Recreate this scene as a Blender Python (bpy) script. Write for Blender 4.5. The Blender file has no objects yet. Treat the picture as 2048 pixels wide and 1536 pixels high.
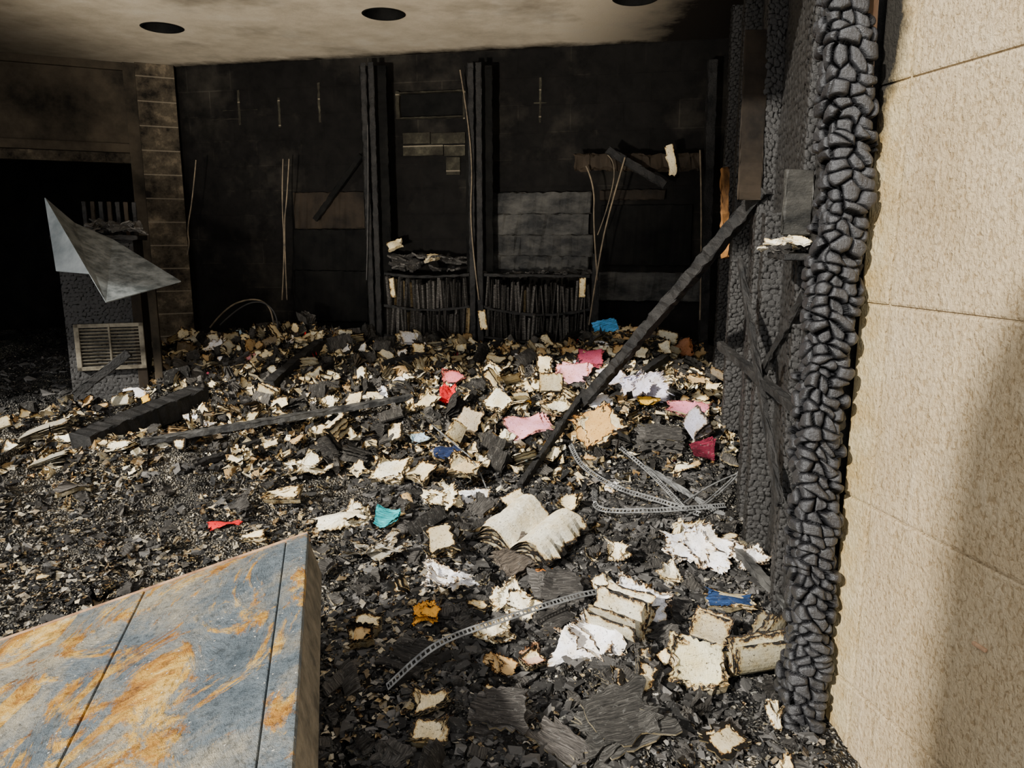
import bpy, math, random, bmesh
import numpy as np
from mathutils import Vector, Matrix
random.seed(7); rng=np.random.default_rng(7)
U=random.uniform
# ---------------------------------------------------------------- camera
CAM=Vector((0,0,1.4)); P=math.radians(10.9); FP=1500.0
cam_d=bpy.data.cameras.new('camera'); cam=bpy.data.objects.new('camera',cam_d)
bpy.context.scene.collection.objects.link(cam)
cam.location=CAM; cam.rotation_euler=(math.pi/2-P,0,0); cam_d.sensor_width=36; cam_d.lens=36*FP/2048
cam_d.clip_start=0.02
bpy.context.scene.camera=cam
# survey helpers: sight line -> real surface (wall plane / heap surface)
FW=Vector((0,math.cos(P),-math.sin(P))); UP=Vector((0,math.sin(P),math.cos(P))); RT=Vector((1,0,0))
def ray(px,py): return FW+RT*((px-1024)/FP)+UP*((768-py)/FP)
def at(px,py,t): return CAM+ray(px,py)*t
C0=Vector((-2.83,6.6,0)); C1=Vector((1.66,5.65,0))
WE=(C1-C0).normalized(); WN=Vector((WE.y,-WE.x,0))
if WN.y>0: WN=-WN
Z=Vector((0,0,1))
def on_wall(px,py,off=0):
    r=ray(px,py); p0=C0+WN*off
    t=(p0-CAM).dot(WN)/r.dot(WN); return CAM+r*t
def ws(px,py,off=0):
    p=on_wall(px,py,off); return (p-C0).dot(WE),p.z
# ---------------------------------------------------------------- noise
def hsh(i,j,s=0):
    v=np.sin(i*127.1+j*311.7+s*74.7)*43758.5453
    return v-np.floor(v)
def vn(x,y,s=0):
    i=np.floor(x);j=np.floor(y);f=x-i;g=y-j
    f=f*f*(3-2*f);g=g*g*(3-2*g)
    return (hsh(i,j,s)*(1-f)+hsh(i+1,j,s)*f)*(1-g)+(hsh(i,j+1,s)*(1-f)+hsh(i+1,j+1,s)*f)*g
def fbm(x,y,s=0,o=4):
    r=0;a=.5
    for k in range(o):
        r=r+a*vn(x*2**k,y*2**k,s+k);a*=.5
    return r
def H(x,y):
    x=np.asarray(x,float);y=np.asarray(y,float)
    b=np.interp(y,[0,1.8,3,4,5,5.6,6.8],[0,.0,.10,.25,.43,.53,.60])
    l=np.clip((-x-2.2)/1.5,0,1); b=b*(1-.30*l)
    b=b+.20*np.exp(-((x-.85)/.6)**2-((y-5.35)/.6)**2)+.12*np.exp(-((x+1.75)/.6)**2-((y-5.75)/.6)**2)+.09*np.exp(-((x-.1)/.6)**2-((y-4.7)/.45)**2)+.08*np.exp(-((x-.8)/.4)**2-((y-4.2)/.4)**2)
    b=b+(vn(x*2.3,y*2.3,3)-.5)*.13*np.clip((y-1.5)/2,0.25,1)*(1-.5*l)+(vn(x*5,y*5,5)-.5)*.07
    return b
def Hf(x,y): return float(H(x,y))
def on_ground(px,py):
    r=ray(px,py);t=1.0
    while t<9:
        p=CAM+r*t
        if p.z<Hf(p.x,p.y): break
        if p.x>-2.7 and (p-C0).dot(WN)<.42: return Vector((p.x,p.y,Hf(p.x,p.y)))
        t+=.01
    return CAM+r*t
# right wall line
R0=Vector((.93,2.15,0));R1=Vector((1.58,5.67,0));rn=Vector((-(R1-R0).y,(R1-R0).x,0)).normalized()
def XRW(y): return .93+.1847*(y-2.15)
# ---------------------------------------------------------------- materials
def M(name,rough=.8,spec=.3):
    m=bpy.data.materials.new(name);m.use_nodes=True;nt=m.node_tree;b=nt.nodes['Principled BSDF']
    b.inputs['Roughness'].default_value=rough;b.inputs['Specular IOR Level'].default_value=spec
    return m,nt,b
def N(nt,t,ins=None,**kw):
    n=nt.nodes.new(t)
    for k,v in kw.items(): setattr(n,k,v)
    for k,v in (ins or {}).items():
        if isinstance(v,bpy.types.NodeSocket): nt.links.new(v,n.inputs[k])
        else: n.inputs[k].default_value=v
    return n
def math_(nt,op,a,b=0.0,c=0.0,clamp=False):
    n=nt.nodes.new('ShaderNodeMath');n.operation=op;n.use_clamp=clamp
    for i,v in enumerate((a,b,c)):
        if isinstance(v,bpy.types.NodeSocket): nt.links.new(v,n.inputs[i])
        else: n.inputs[i].default_value=v
    return n.outputs[0]
def ramp(nt,fac,stops,interp='LINEAR'):
    n=nt.nodes.new('ShaderNodeValToRGB');nt.links.new(fac,n.inputs[0]);cr=n.color_ramp;cr.interpolation=interp
    while len(cr.elements)<len(stops): cr.elements.new(.5)
    for e,(p,c) in zip(cr.elements,stops):
        e.position=p;e.color=(c,c,c,1) if not isinstance(c,tuple) else (*c,1)
    return n.outputs[0]
def mix(nt,f,a,b,mode='MIX'):
    n=nt.nodes.new('ShaderNodeMix');n.data_type='RGBA';n.blend_type=mode
    for k,v in ((0,f),(6,a),(7,b)):
        if isinstance(v,bpy.types.NodeSocket): nt.links.new(v,n.inputs[k])
        else: n.inputs[k].default_value=(*v,1) if isinstance(v,tuple) else v
    return n.outputs[2]
def pos(nt,scale=(1,1,1)):
    g=N(nt,'ShaderNodeNewGeometry')
    mp=N(nt,'ShaderNodeMapping',{'Vector':g.outputs['Position'],'Scale':scale});return mp.outputs[0]
def noi(nt,v,s,d=4,r=.6,dist=0): return N(nt,'ShaderNodeTexNoise',{'Vector':v,'Scale':s,'Detail':d,'Roughness':r,'Distortion':dist}).outputs['Fac']
def bump(nt,b,h,st=.5,d=.01):
    n=N(nt,'ShaderNodeBump',{'Strength':st,'Distance':d,'Height':h});nt.links.new(n.outputs[0],b.inputs['Normal'])
def setc(nt,b,c,inp='Base Color'): nt.links.new(c,b.inputs[inp])
def sepz(nt,i): return N(nt,'ShaderNodeSeparateXYZ',{0:N(nt,'ShaderNodeNewGeometry').outputs['Position']}).outputs[i]

def mat_noise(name,c1,c2,scale=8,rough=.8,spec=.3,bs=.4,bd=.006,stretch=(1,1,1),lo=.35,hi=.65,metal=0):
    m,nt,b=M(name,rough,spec);v=pos(nt,stretch);n=noi(nt,v,scale,6,.65)
    setc(nt,b,ramp(nt,n,[(lo,c1),(hi,c2)]));bump(nt,b,noi(nt,v,scale*6,5,.7),bs,bd);b.inputs['Metallic'].default_value=metal
    return m
def paper_mat():
    m,nt,b=M('burnt_paper',.85,.15)
    tint=N(nt,'ShaderNodeAttribute',attribute_name='tint').outputs['Color']
    edge=N(nt,'ShaderNodeAttribute',attribute_name='edge').outputs['Fac']
    pg=N(nt,'ShaderNodeAttribute',attribute_name='pg').outputs['Vector']
    sp=N(nt,'ShaderNodeSeparateXYZ',{0:pg});v=pos(nt)
    n=noi(nt,v,30,7,.72);e=math_(nt,'ADD',edge,math_(nt,'MULTIPLY',math_(nt,'SUBTRACT',n,.5),.085))
    e=math_(nt,'MULTIPLY',e,28.0,clamp=True)
    c=ramp(nt,e,[(0,(.010,.009,.008)),(.13,(.016,.013,.010)),(.20,(.22,.12,.05)),(.34,(.88,.77,.54)),(.62,(1,1,1))])
    st=ramp(nt,noi(nt,v,14,4),[(.3,(.80,.72,.55)),(.6,(1,1,1))])
    col=mix(nt,1.0,mix(nt,1.0,tint,c,'MULTIPLY'),st,'MULTIPLY')
    fl=ramp(nt,noi(nt,v,110,5,.8),[(.0,0.),(.38,.0),(.42,1.)])
    col=mix(nt,1.0,col,mix(nt,fl,(.06,.05,.045),(1.,1.,1.)),'MULTIPLY')
    fr=math_(nt,'FRACT',math_(nt,'MULTIPLY',sp.outputs[1],190.))
    ln=math_(nt,'LESS_THAN',fr,.45)
    wn=math_(nt,'GREATER_THAN',N(nt,'ShaderNodeTexNoise',{'Vector':N(nt,'ShaderNodeMapping',{'Vector':pg,'Scale':(260,40,0)}).outputs[0],'Scale':1.0,'Detail':1.0}).outputs['Fac'],.45)
    isT=math_(nt,'COMPARE',sp.outputs[2],1.0,.3)
    t=math_(nt,'MULTIPLY',math_(nt,'MULTIPLY',ln,wn),isT)
    col=mix(nt,math_(nt,'MULTIPLY',t,.45),col,(.1,.09,.08))
    sv=N(nt,'ShaderNodeMapping',{'Vector':pg,'Scale':(9,900,0)}).outputs[0]
    sn=noi(nt,sv,1.0,2)
    isS=math_(nt,'COMPARE',sp.outputs[2],2.0,.3)
    lay=ramp(nt,sn,[(.38,(.06,.05,.04)),(.6,(1,1,1))])
    col=mix(nt,isS,col,mix(nt,1.0,col,lay,'MULTIPLY'))
    bw=N(nt,'ShaderNodeSeparateColor',{0:tint}).outputs[0]
    dark=math_(nt,'LESS_THAN',bw,.13)
    st2=noi(nt,N(nt,'ShaderNodeMapping',{'Vector':pg,'Scale':(14,190,0)}).outputs[0],1.0,5,.75,.8)
    lum=ramp(nt,st2,[(.32,(.10,.10,.10)),(.5,(.8,.78,.76)),(.68,(2.6,2.5,2.4))])
    ashf=ramp(nt,noi(nt,v,55,5,.8),[(.57,0.),(.66,.6)])
    dcol=mix(nt,ashf,mix(nt,1.0,tint,lum,'MULTIPLY'),(.17,.165,.15))
    col=mix(nt,dark,col,dcol)
    setc(nt,b,col)
    hh=math_(nt,'ADD',noi(nt,v,90,4,.7),math_(nt,'ADD',math_(nt,'MULTIPLY',sn,isS),math_(nt,'MULTIPLY',math_(nt,'MULTIPLY',st2,dark),3.)))
    bump(nt,b,hh,.6,.005)
    return m
PAPER=paper_mat()
def char_mat(name,c=(.016,.016,.017),c2=(.06,.06,.063),rough=.42,spec=.6):
    m,nt,b=M(name,rough,spec)
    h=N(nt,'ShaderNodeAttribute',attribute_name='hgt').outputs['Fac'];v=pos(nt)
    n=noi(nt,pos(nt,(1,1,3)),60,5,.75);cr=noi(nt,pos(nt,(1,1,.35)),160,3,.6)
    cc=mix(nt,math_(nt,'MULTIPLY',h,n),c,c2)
    setc(nt,b,mix(nt,1.0,cc,ramp(nt,h,[(.15,.0),(.6,1.)]),'MULTIPLY'))  # crevice shade painted in: colour goes black in grooves between cells
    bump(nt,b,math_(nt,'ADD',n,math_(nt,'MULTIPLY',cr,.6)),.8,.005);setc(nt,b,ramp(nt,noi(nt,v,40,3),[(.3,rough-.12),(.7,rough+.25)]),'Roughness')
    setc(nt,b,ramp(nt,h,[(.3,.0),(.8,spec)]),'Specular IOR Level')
    return m
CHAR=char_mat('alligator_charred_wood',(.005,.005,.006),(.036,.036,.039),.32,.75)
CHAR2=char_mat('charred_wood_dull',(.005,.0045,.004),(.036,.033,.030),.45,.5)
BLACKW=mat_noise('charred_wood',(.003,.003,.003),(.022,.020,.018),12,.65,.3,.8,.01,(1,1,1))
SOOTY=mat_noise('sooty_dark',(.002,.002,.002),(.008,.0075,.0065),5,.85,.1,.5,.01)
def rubble_mat():
    m,nt,b=M('ash_rubble',.9,.15);v=pos(nt)
    ash=N(nt,'ShaderNodeAttribute',attribute_name='ash').outputs['Fac']
    base=ramp(nt,noi(nt,v,11,7,.75),[(.3,(.006,.006,.006)),(.52,(.028,.026,.024)),(.70,(.12,.115,.10))])
    vo=N(nt,'ShaderNodeTexVoronoi',{'Vector':v,'Scale':90.});s=N(nt,'ShaderNodeSeparateColor',{0:vo.outputs['Color']})
    thr=math_(nt,'SUBTRACT',1.0,math_(nt,'MULTIPLY',ash,ramp(nt,noi(nt,v,6,5,.75),[(.35,.02),(.65,.95)])))
    f=math_(nt,'GREATER_THAN',s.outputs[0],thr)
    fc=ramp(nt,s.outputs[1],[(0,(.09,.08,.065)),(.5,(.23,.20,.15)),(.8,(.40,.35,.26)),(1,(.72,.64,.5))])
    vo2=N(nt,'ShaderNodeTexVoronoi',{'Vector':v,'Scale':260.});s2=N(nt,'ShaderNodeSeparateColor',{0:vo2.outputs['Color']})
    f2=math_(nt,'GREATER_THAN',s2.outputs[0],math_(nt,'SUBTRACT',1.0,math_(nt,'MULTIPLY',ash,.4)))
    col=mix(nt,f2,base,(.22,.2,.165));col=mix(nt,f,col,fc);setc(nt,b,col)
    bump(nt,b,math_(nt,'ADD',noi(nt,v,60,6,.8),math_(nt,'MULTIPLY',vo.outputs['Distance'],20)),.9,.012)
    return m
RUB=rubble_mat()
def stucco_mat():
    m,nt,b=M('stucco',.95,.1);v=pos(nt)
    c=ramp(nt,noi(nt,v,2.5,5,.6),[(.3,(.33,.245,.14)),(.5,(.41,.315,.19)),(.7,(.47,.375,.24))])
    g=noi(nt,pos(nt,(1,1,.7)),105,5,.6,.5)
    big=noi(nt,pos(nt,(1,1,.3)),26,4,.65)
    c=mix(nt,1.0,c,ramp(nt,g,[(.36,(.66,.61,.54)),(.5,(1,1,1))]),'MULTIPLY')
    c=mix(nt,ramp(nt,big,[(.55,0.),(.75,.35)]),c,(.55,.46,.32))
    y=sepz(nt,1);zz=sepz(nt,2)
    ed=math_(nt,'MULTIPLY',math_(nt,'SUBTRACT',math_(nt,'ADD',y,math_(nt,'MULTIPLY',noi(nt,v,9,4),.1)),1.86),7.,clamp=True)
    c=mix(nt,math_(nt,'MULTIPLY',ed,.75),c,mix(nt,ramp(nt,noi(nt,v,12,4),[(.4,0.),(.6,1.)]),(.36,.24,.075),(.50,.41,.22)))
    so=math_(nt,'MULTIPLY',math_(nt,'ADD',math_(nt,'SUBTRACT',zz,1.72),math_(nt,'ADD',math_(nt,'MULTIPLY',math_(nt,'SUBTRACT',y,1.90),4.),math_(nt,'MULTIPLY',math_(nt,'SUBTRACT',noi(nt,v,9,5),.5),.5))),6.,clamp=True)
    c=mix(nt,so,c,(.02,.018,.015))
    setc(nt,b,c);bump(nt,b,math_(nt,'ADD',g,math_(nt,'MULTIPLY',big,1.2)),.9,.010)
    return m
STUC=stucco_mat()
def slate_mat():
    m,nt,b=M('slate_tile',.55,.3);v=pos(nt)
    n1=noi(nt,pos(nt,(1,.7,1)),3.0,8,.72,.6);n2=noi(nt,v,7,8,.75,.8)
    vr=N(nt,'ShaderNodeMapping',{'Vector':N(nt,'ShaderNodeNewGeometry').outputs['Position'],'Rotation':(0,0,.7),'Scale':(1.5,.95,1),'Location':(3.3,1.2,0)}).outputs[0]
    n3=noi(nt,vr,3.2,9,.75,.9);n4=noi(nt,pos(nt,(1,1,1)),5.5,8,.75,.5)
    c=ramp(nt,n1,[(.30,(.065,.085,.10)),(.43,(.12,.145,.16)),(.52,(.22,.21,.175)),(.64,(.36,.31,.21))])
    rust=ramp(nt,n2,[(.34,(.14,.05,.012)),(.45,(.36,.16,.022)),(.56,(.56,.34,.07)),(.68,(.55,.46,.28))])
    c=mix(nt,ramp(nt,n3,[(.50,0.),(.55,1.)]),c,rust)
    c=mix(nt,ramp(nt,n4,[(.60,0.),(.64,.9)]),c,rust)
    c=mix(nt,1.0,c,ramp(nt,noi(nt,v,50,6,.8),[(.35,(.4,.4,.4)),(.5,(1,1,1))]),'MULTIPLY')
    fl=N(nt,'ShaderNodeTexVoronoi',{'Vector':v,'Scale':90.})
    s=N(nt,'ShaderNodeSeparateColor',{0:fl.outputs['Color']})
    c=mix(nt,math_(nt,'MULTIPLY',math_(nt,'GREATER_THAN',s.outputs[0],.93),math_(nt,'LESS_THAN',fl.outputs['Distance'],.22)),c,(.55,.52,.45))
    setc(nt,b,c);bump(nt,b,math_(nt,'ADD',math_(nt,'MULTIPLY',n3,2.),math_(nt,'ADD',n2,math_(nt,'MULTIPLY',noi(nt,v,30,6,.7),.6))),1.0,.016)
    return m
SLATE=slate_mat()
SLATEBASE=mat_noise('mortar_bed',(.10,.09,.07),(.27,.235,.175),14,.9,.2,.8,.01)
def ceil_mat():
    m,nt,b=M('sooty_plaster_ceiling',.9,.15);v=pos(nt)
    x,y=sepz(nt,0),sepz(nt,1)
    n=noi(nt,v,1.3,5,.6);n2=noi(nt,v,4.5,5,.65)
    base=ramp(nt,n2,[(.25,(.50,.42,.30)),(.55,(.68,.58,.43)),(.8,(.78,.70,.56))])
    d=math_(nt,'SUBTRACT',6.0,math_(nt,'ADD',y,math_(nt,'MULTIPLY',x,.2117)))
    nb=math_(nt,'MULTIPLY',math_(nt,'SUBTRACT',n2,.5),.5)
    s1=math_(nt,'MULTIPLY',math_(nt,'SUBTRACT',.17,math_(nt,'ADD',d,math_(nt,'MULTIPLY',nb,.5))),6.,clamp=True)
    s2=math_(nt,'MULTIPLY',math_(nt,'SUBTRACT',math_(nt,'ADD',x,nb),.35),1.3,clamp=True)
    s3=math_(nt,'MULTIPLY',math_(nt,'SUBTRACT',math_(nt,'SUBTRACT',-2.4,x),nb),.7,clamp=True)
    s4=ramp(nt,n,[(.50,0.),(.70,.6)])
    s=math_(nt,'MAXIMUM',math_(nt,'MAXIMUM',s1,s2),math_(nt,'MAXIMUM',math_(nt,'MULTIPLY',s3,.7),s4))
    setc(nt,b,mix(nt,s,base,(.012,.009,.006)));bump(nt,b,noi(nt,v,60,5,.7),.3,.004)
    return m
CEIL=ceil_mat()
def wall_mat():
    m,nt,b=M('sooty_block_wall',.8,.1)
    g=N(nt,'ShaderNodeNewGeometry').outputs['Position']
    rot=N(nt,'ShaderNodeMapping',{'Vector':g,'Rotation':(0,0,math.radians(12))}).outputs[0]
    sp=N(nt,'ShaderNodeSeparateXYZ',{0:rot});cv=N(nt,'ShaderNodeCombineXYZ',{0:sp.outputs[0],1:sp.outputs[2]}).outputs[0]
    br=N(nt,'ShaderNodeTexBrick',{'Vector':cv,'Color1':(.0,.0,.0,1),'Color2':(.3,.3,.3,1),'Mortar':(1,1,1,1),'Scale':1.,'Mortar Size':.006,'Brick Width':.4,'Row Height':.2,'Mortar Smooth':.3})
    n=noi(nt,g,1.7,5,.65);n2=noi(nt,g,7,6,.75)
    base=ramp(nt,n2,[(.3,(.0018,.0016,.0014)),(.7,(.008,.007,.006))])
    patch=ramp(nt,n,[(.52,0.),(.68,1.)])
    c=mix(nt,math_(nt,'MULTIPLY',patch,math_(nt,'MULTIPLY',n2,.9)),base,(.038,.033,.025))
    drip=ramp(nt,noi(nt,pos(nt,(1,1,.12)),12,5,.7),[(.6,0.),(.72,.4)])
    c=mix(nt,drip,c,(.013,.011,.009))
    c=mix(nt,math_(nt,'MULTIPLY',br.outputs['Fac'],math_(nt,'MULTIPLY',patch,.3)),c,(.07,.062,.048));setc(nt,b,c)
    bump(nt,b,math_(nt,'ADD',n2,math_(nt,'MULTIPLY',br.outputs['Fac'],-.6)),.5,.012)
    return m
WALL=wall_mat()
BROWNW=mat_noise('smoked_panel',(.007,.0055,.004),(.035,.025,.016),3,.8,.15,.3,.004)
PANEL=mat_noise('smoked_wall_panel',(.012,.010,.007),(.075,.058,.038),2.5,.85,.15,.3,.004)
def blockp(name,lo,hi):
    m,nt,b=M(name,.9,.15);g=N(nt,'ShaderNodeNewGeometry').outputs['Position']
    z=N(nt,'ShaderNodeSeparateXYZ',{0:g}).outputs[2];n=noi(nt,g,6,6,.75)
    c=ramp(nt,n,[(.35,(.010,.008,.006)),(.55,lo),(.75,hi)])
    fr=math_(nt,'FRACT',math_(nt,'MULTIPLY',z,5.2));c=mix(nt,math_(nt,'MULTIPLY',math_(nt,'LESS_THAN',fr,.05),.4),c,(.3,.25,.18))
    setc(nt,b,c);bump(nt,b,noi(nt,g,50,5),.5,.005);return m
BLOCKP=blockp('block_pilaster',(.07,.055,.036),(.22,.17,.11))
BLOCKD=blockp('block_dark',(.028,.025,.017),(.085,.077,.052))
METAL=mat_noise('sooty_galvanised_lit',(.16,.185,.195),(.34,.37,.38),5,.5,.5,.25,.003,metal=.1)
METAL_SHADED=mat_noise('sooty_galvanised_shaded',(.05,.058,.06),(.18,.195,.195),11,.55,.5,.3,.003,lo=.38,hi=.6,metal=.1)  # shaded copy of the sheet metal colour
STRIP=mat_noise('ashy_steel_strip',(.07,.07,.07),(.24,.24,.23),20,.5,.5,.3,.002,metal=.2)
WIRE=mat_noise('burnt_wire',(.05,.04,.028),(.2,.15,.09),12,.6,.4,.2,.001)
WIRED=mat_noise('burnt_wire_dark',(.012,.012,.012),(.05,.045,.04),12,.6,.4,.2,.001)
TAN=mat_noise('bare_tan_wood',(.2,.10,.05),(.45,.29,.17),15,.8,.2,.5,.003,(1,1,.15))
RUST=mat_noise('scorched_orange_wood',(.02,.010,.004),(.34,.15,.04),7,.8,.2,.5,.003,(1,1,.4),.38,.64)
GRIL=mat_noise('scorched_grille_paint',(.06,.05,.034),(.26,.23,.17),9,.8,.3,.4,.003)
GREY=mat_noise('smoked_board',(.005,.005,.0045),(.075,.07,.06),5,.6,.25,.6,.008,(1,1,2.2),.38,.74)
CONC=mat_noise('pavement_concrete',(.45,.43,.4),(.6,.57,.53),4,.9,.2,.4,.004)
# ---------------------------------------------------------------- mesh utils
def link(o,parent=None):
    bpy.context.scene.collection.objects.link(o)
    if parent: o.parent=parent
    return o
def mesh(name,V,Fs,mat,parent=None,smooth=False,attrs=None):
    me=bpy.data.meshes.new(name)
    me.from_pydata(V.tolist() if hasattr(V,'tolist') else V,[],Fs.tolist() if hasattr(Fs,'tolist') else Fs)
    mats=mat if isinstance(mat,list) else [mat]
    for m in mats: me.materials.append(m)
    for k,(typ,d) in (attrs or {}).items():
        a=me.attributes.new(k,typ,'POINT')
        if typ=='FLOAT': a.data.foreach_set('value',np.asarray(d,np.float32).ravel())
        elif typ=='FLOAT_VECTOR': a.data.foreach_set('vector',np.asarray(d,np.float32).ravel())
        else:
            d=np.asarray(d,np.float32);d4=np.ones((len(d),4),np.float32);d4[:,:3]=d;a.data.foreach_set('color',d4.ravel())
    if smooth: me.polygons.foreach_set('use_smooth',[True]*len(me.polygons))
    me.update();o=bpy.data.objects.new(name,me);return link(o,parent)
def empty(name,loc=(0,0,0)):
    o=bpy.data.objects.new(name,None);o.empty_display_size=.1;link(o);return o
def obox(name,c,ax,ay,az,size,mat,parent=None,bev=.004,rough=0,sub=1):
    """oriented box; optional roughened surface"""
    ax,ay,az=[Vector(a).normalized() for a in (ax,ay,az)]
    bm=bmesh.new();bmesh.ops.create_cube(bm,size=1)
    for v in bm.verts: v.co=Vector((v.co.x*size[0],v.co.y*size[1],v.co.z*size[2]))
    if bev: bmesh.ops.bevel(bm,geom=bm.edges[:],offset=min(bev,min(size)*.3),segments=2,affect='EDGES',profile=.6)
    if rough:
        L=max(size);k=int(max(2,L/.03));axis=size.index(L)
        for i in range(1,k):
            co=[0,0,0];co[axis]=-L/2+L*i/k;no=[0,0,0];no[axis]=1
            bmesh.ops.bisect_plane(bm,geom=bm.verts[:]+bm.edges[:]+bm.faces[:],plane_co=co,plane_no=no)
        for v in bm.verts: v.co+=Vector((U(-1,1),U(-1,1),U(-1,1)))*rough
    Rm=Matrix((ax,ay,az)).transposed()
    for v in bm.verts: v.co=Rm@v.co+Vector(c)
    me=bpy.data.meshes.new(name);bm.to_mesh(me);bm.free();me.materials.append(mat)
    o=bpy.data.objects.new(name,me);return link(o,parent)
def beam(name,a,b,w,h,mat,parent=None,rough=.004,up=Z):
    a=Vector(a);b=Vector(b);d=b-a;ax=d.normalized();ay=Vector(up).cross(ax).normalized();az=ax.cross(ay)
    return obox(name,(a+b)/2,ax,ay,az,(d.length,w,h),mat,parent,.004,rough)
def wire(name,pts,r,mat,parent=None):
    cu=bpy.data.curves.new(name,'CURVE');cu.dimensions='3D';s=cu.splines.new('NURBS');s.points.add(len(pts)-1)
    for p,q in zip(s.points,pts): p.co=(*q,1)
    s.use_endpoint_u=True;s.order_u=3;cu.bevel_depth=r;cu.bevel_resolution=2;cu.materials.append(mat)
    return link(bpy.data.objects.new(name,cu),parent)
def cells(Uc,Vc,cw,ch,seed,jit=1.):
    u=Uc/cw;v=Vc/ch;i0=np.floor(u);j0=np.floor(v)
    F1=np.full(u.shape,9.);F2=np.full(u.shape,9.);ID=np.zeros(u.shape)
    for dj in (-1,0,1):
        for di in (-2,-1,0,1,2):
            j=j0+dj;i=i0+di
            fx=i+.5+.5*(j%2)+(hsh(i,j,seed)-.5)*.6*jit;fy=j+.5+(hsh(i,j,seed+9)-.5)*.6*jit
            d=(np.abs(u-fx)**2.6+np.abs(v-fy)**2.6)**(1/2.6)
            m=d<F1
            F2=np.where(m,F1,np.minimum(F2,d));ID=np.where(m,hsh(i,j,seed+3),ID);F1=np.where(m,d,F1)
    d=np.clip((F2-F1)/.5,0,1)
    return np.sqrt(np.clip(1-(1-d)**2,0,1)),ID
def gridF(nu,nv,wrap=False):
    f=[];c=nu if wrap else nu-1
    a=np.arange(c);b=(a+1)%nu
    for j in range(nv-1): f.append(np.stack([a+j*nu,b+j*nu,b+(j+1)*nu,a+(j+1)*nu],1))
    return np.concatenate(f)
def gator_post(name,cx,cy,a,b,z0,z1,cw,ch,depth,mat,seed=1,nu=150,dz=.0026,bend=None,parent=None,rot=0,ex=3.,burn=.25,warp=1.):
    nv=int((z1-z0)/dz);th=np.linspace(0,2*np.pi,nu,endpoint=False);z=np.linspace(z0,z1,nv)
    T,Zg=np.meshgrid(th,z);c=np.cos(T);s=np.sin(T)
    r=(np.abs(c)**ex+np.abs(s)**ex)**(-1/ex)
    per=2*np.pi*(a+b)/2;ncell=max(3,round(per/cw));Uc=T/(2*np.pi)*ncell*cw
    Us=Uc+warp*.012*(vn(Zg*22,np.zeros_like(T),seed)-.5)+warp*.006*np.sin(Zg*9)
    h,ID=cells(Us,Zg+.012*np.sin(T*2+seed)+warp*.018*vn(Zg*8,T*.3,seed)+warp*.012*vn(Zg*20,T*1.3,seed+1),cw,ch,seed,1.25 if warp>1 else 1)
    rad=depth*(h-.6)+depth*1.3*(ID-.5)
    sc=1-burn*(fbm(T*.8,Zg*3,seed)-.45)
    x=c*r*a*sc+c*rad;y=s*r*b*sc+s*rad
    if bend is not None: dx=np.array([bend(q) for q in z])[:,None]
    else: dx=0
    cr,sr=math.cos(rot),math.sin(rot)
    V=np.stack([cx+x*cr-y*sr+dx,cy+x*sr+y*cr,Zg+.004*(ID-.5)],-1).reshape(-1,3)
    return mesh(name,V,gridF(nu,nv,True),mat,parent,True,{'hgt':('FLOAT',h)})
def gator_panel(name,p0,p1,z0,z1,cw,ch,depth,mat,normal,seed=1,res=.006,parent=None,thin=0):
    p0=Vector(p0);p1=Vector(p1);L=(p1-p0).length;nu=int(L/res);nv=int((z1-z0)/res)
    u=np.linspace(0,L,nu);z=np.linspace(z0,z1,nv);Ug,Zg=np.meshgrid(u,z)
    h,ID=cells(Ug,Zg,cw,ch,seed);dd=depth*h+depth*.6*ID+(fbm(Ug*4,Zg*3,seed)-.5)*depth*3
    e=(p1-p0).normalized();n=Vector(normal).normalized()
    V=np.stack([p0.x+e.x*Ug+n.x*dd,p0.y+e.y*Ug+n.y*dd,Zg],-1).reshape(-1,3)
    return mesh(name,V,gridF(nu,nv),mat,parent,True,{'hgt':('FLOAT',h)})
# ---------------------------------------------------------------- paper batches
class Batch:
    def __init__(s): s.V=[];s.F=[];s.T=[];s.E=[];s.G=[];s.n=0
    def add(s,V,F,T,E,G):
        s.V.append(V);s.F.append(np.asarray(F)+s.n);k=len(V)
        T=np.asarray(T,float);s.T.append(np.broadcast_to(T,(k,3)) if T.ndim==1 else T)
        s.E.append(np.broadcast_to(np.asarray(E,float),(k,)));s.G.append(np.broadcast_to(np.asarray(G,float),(k,3)));s.n+=k
    def build(s,name,parent=None,smooth=False,mat=None):
        return mesh(name,np.concatenate(s.V),np.concatenate(s.F),mat or PAPER,parent,smooth,
          {'tint':('FLOAT_COLOR',np.concatenate(s.T)),'edge':('FLOAT',np.concatenate(s.E)),'pg':('FLOAT_VECTOR',np.concatenate(s.G))})
def Rm(rz,tx=0,ty=0):
    return np.array((Matrix.Rotation(tx,3,'X')@Matrix.Rotation(ty,3,'Y')@Matrix.Rotation(rz,3,'Z')))
def npv(v): return np.array([v[0],v[1],v[2]],float)
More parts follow.
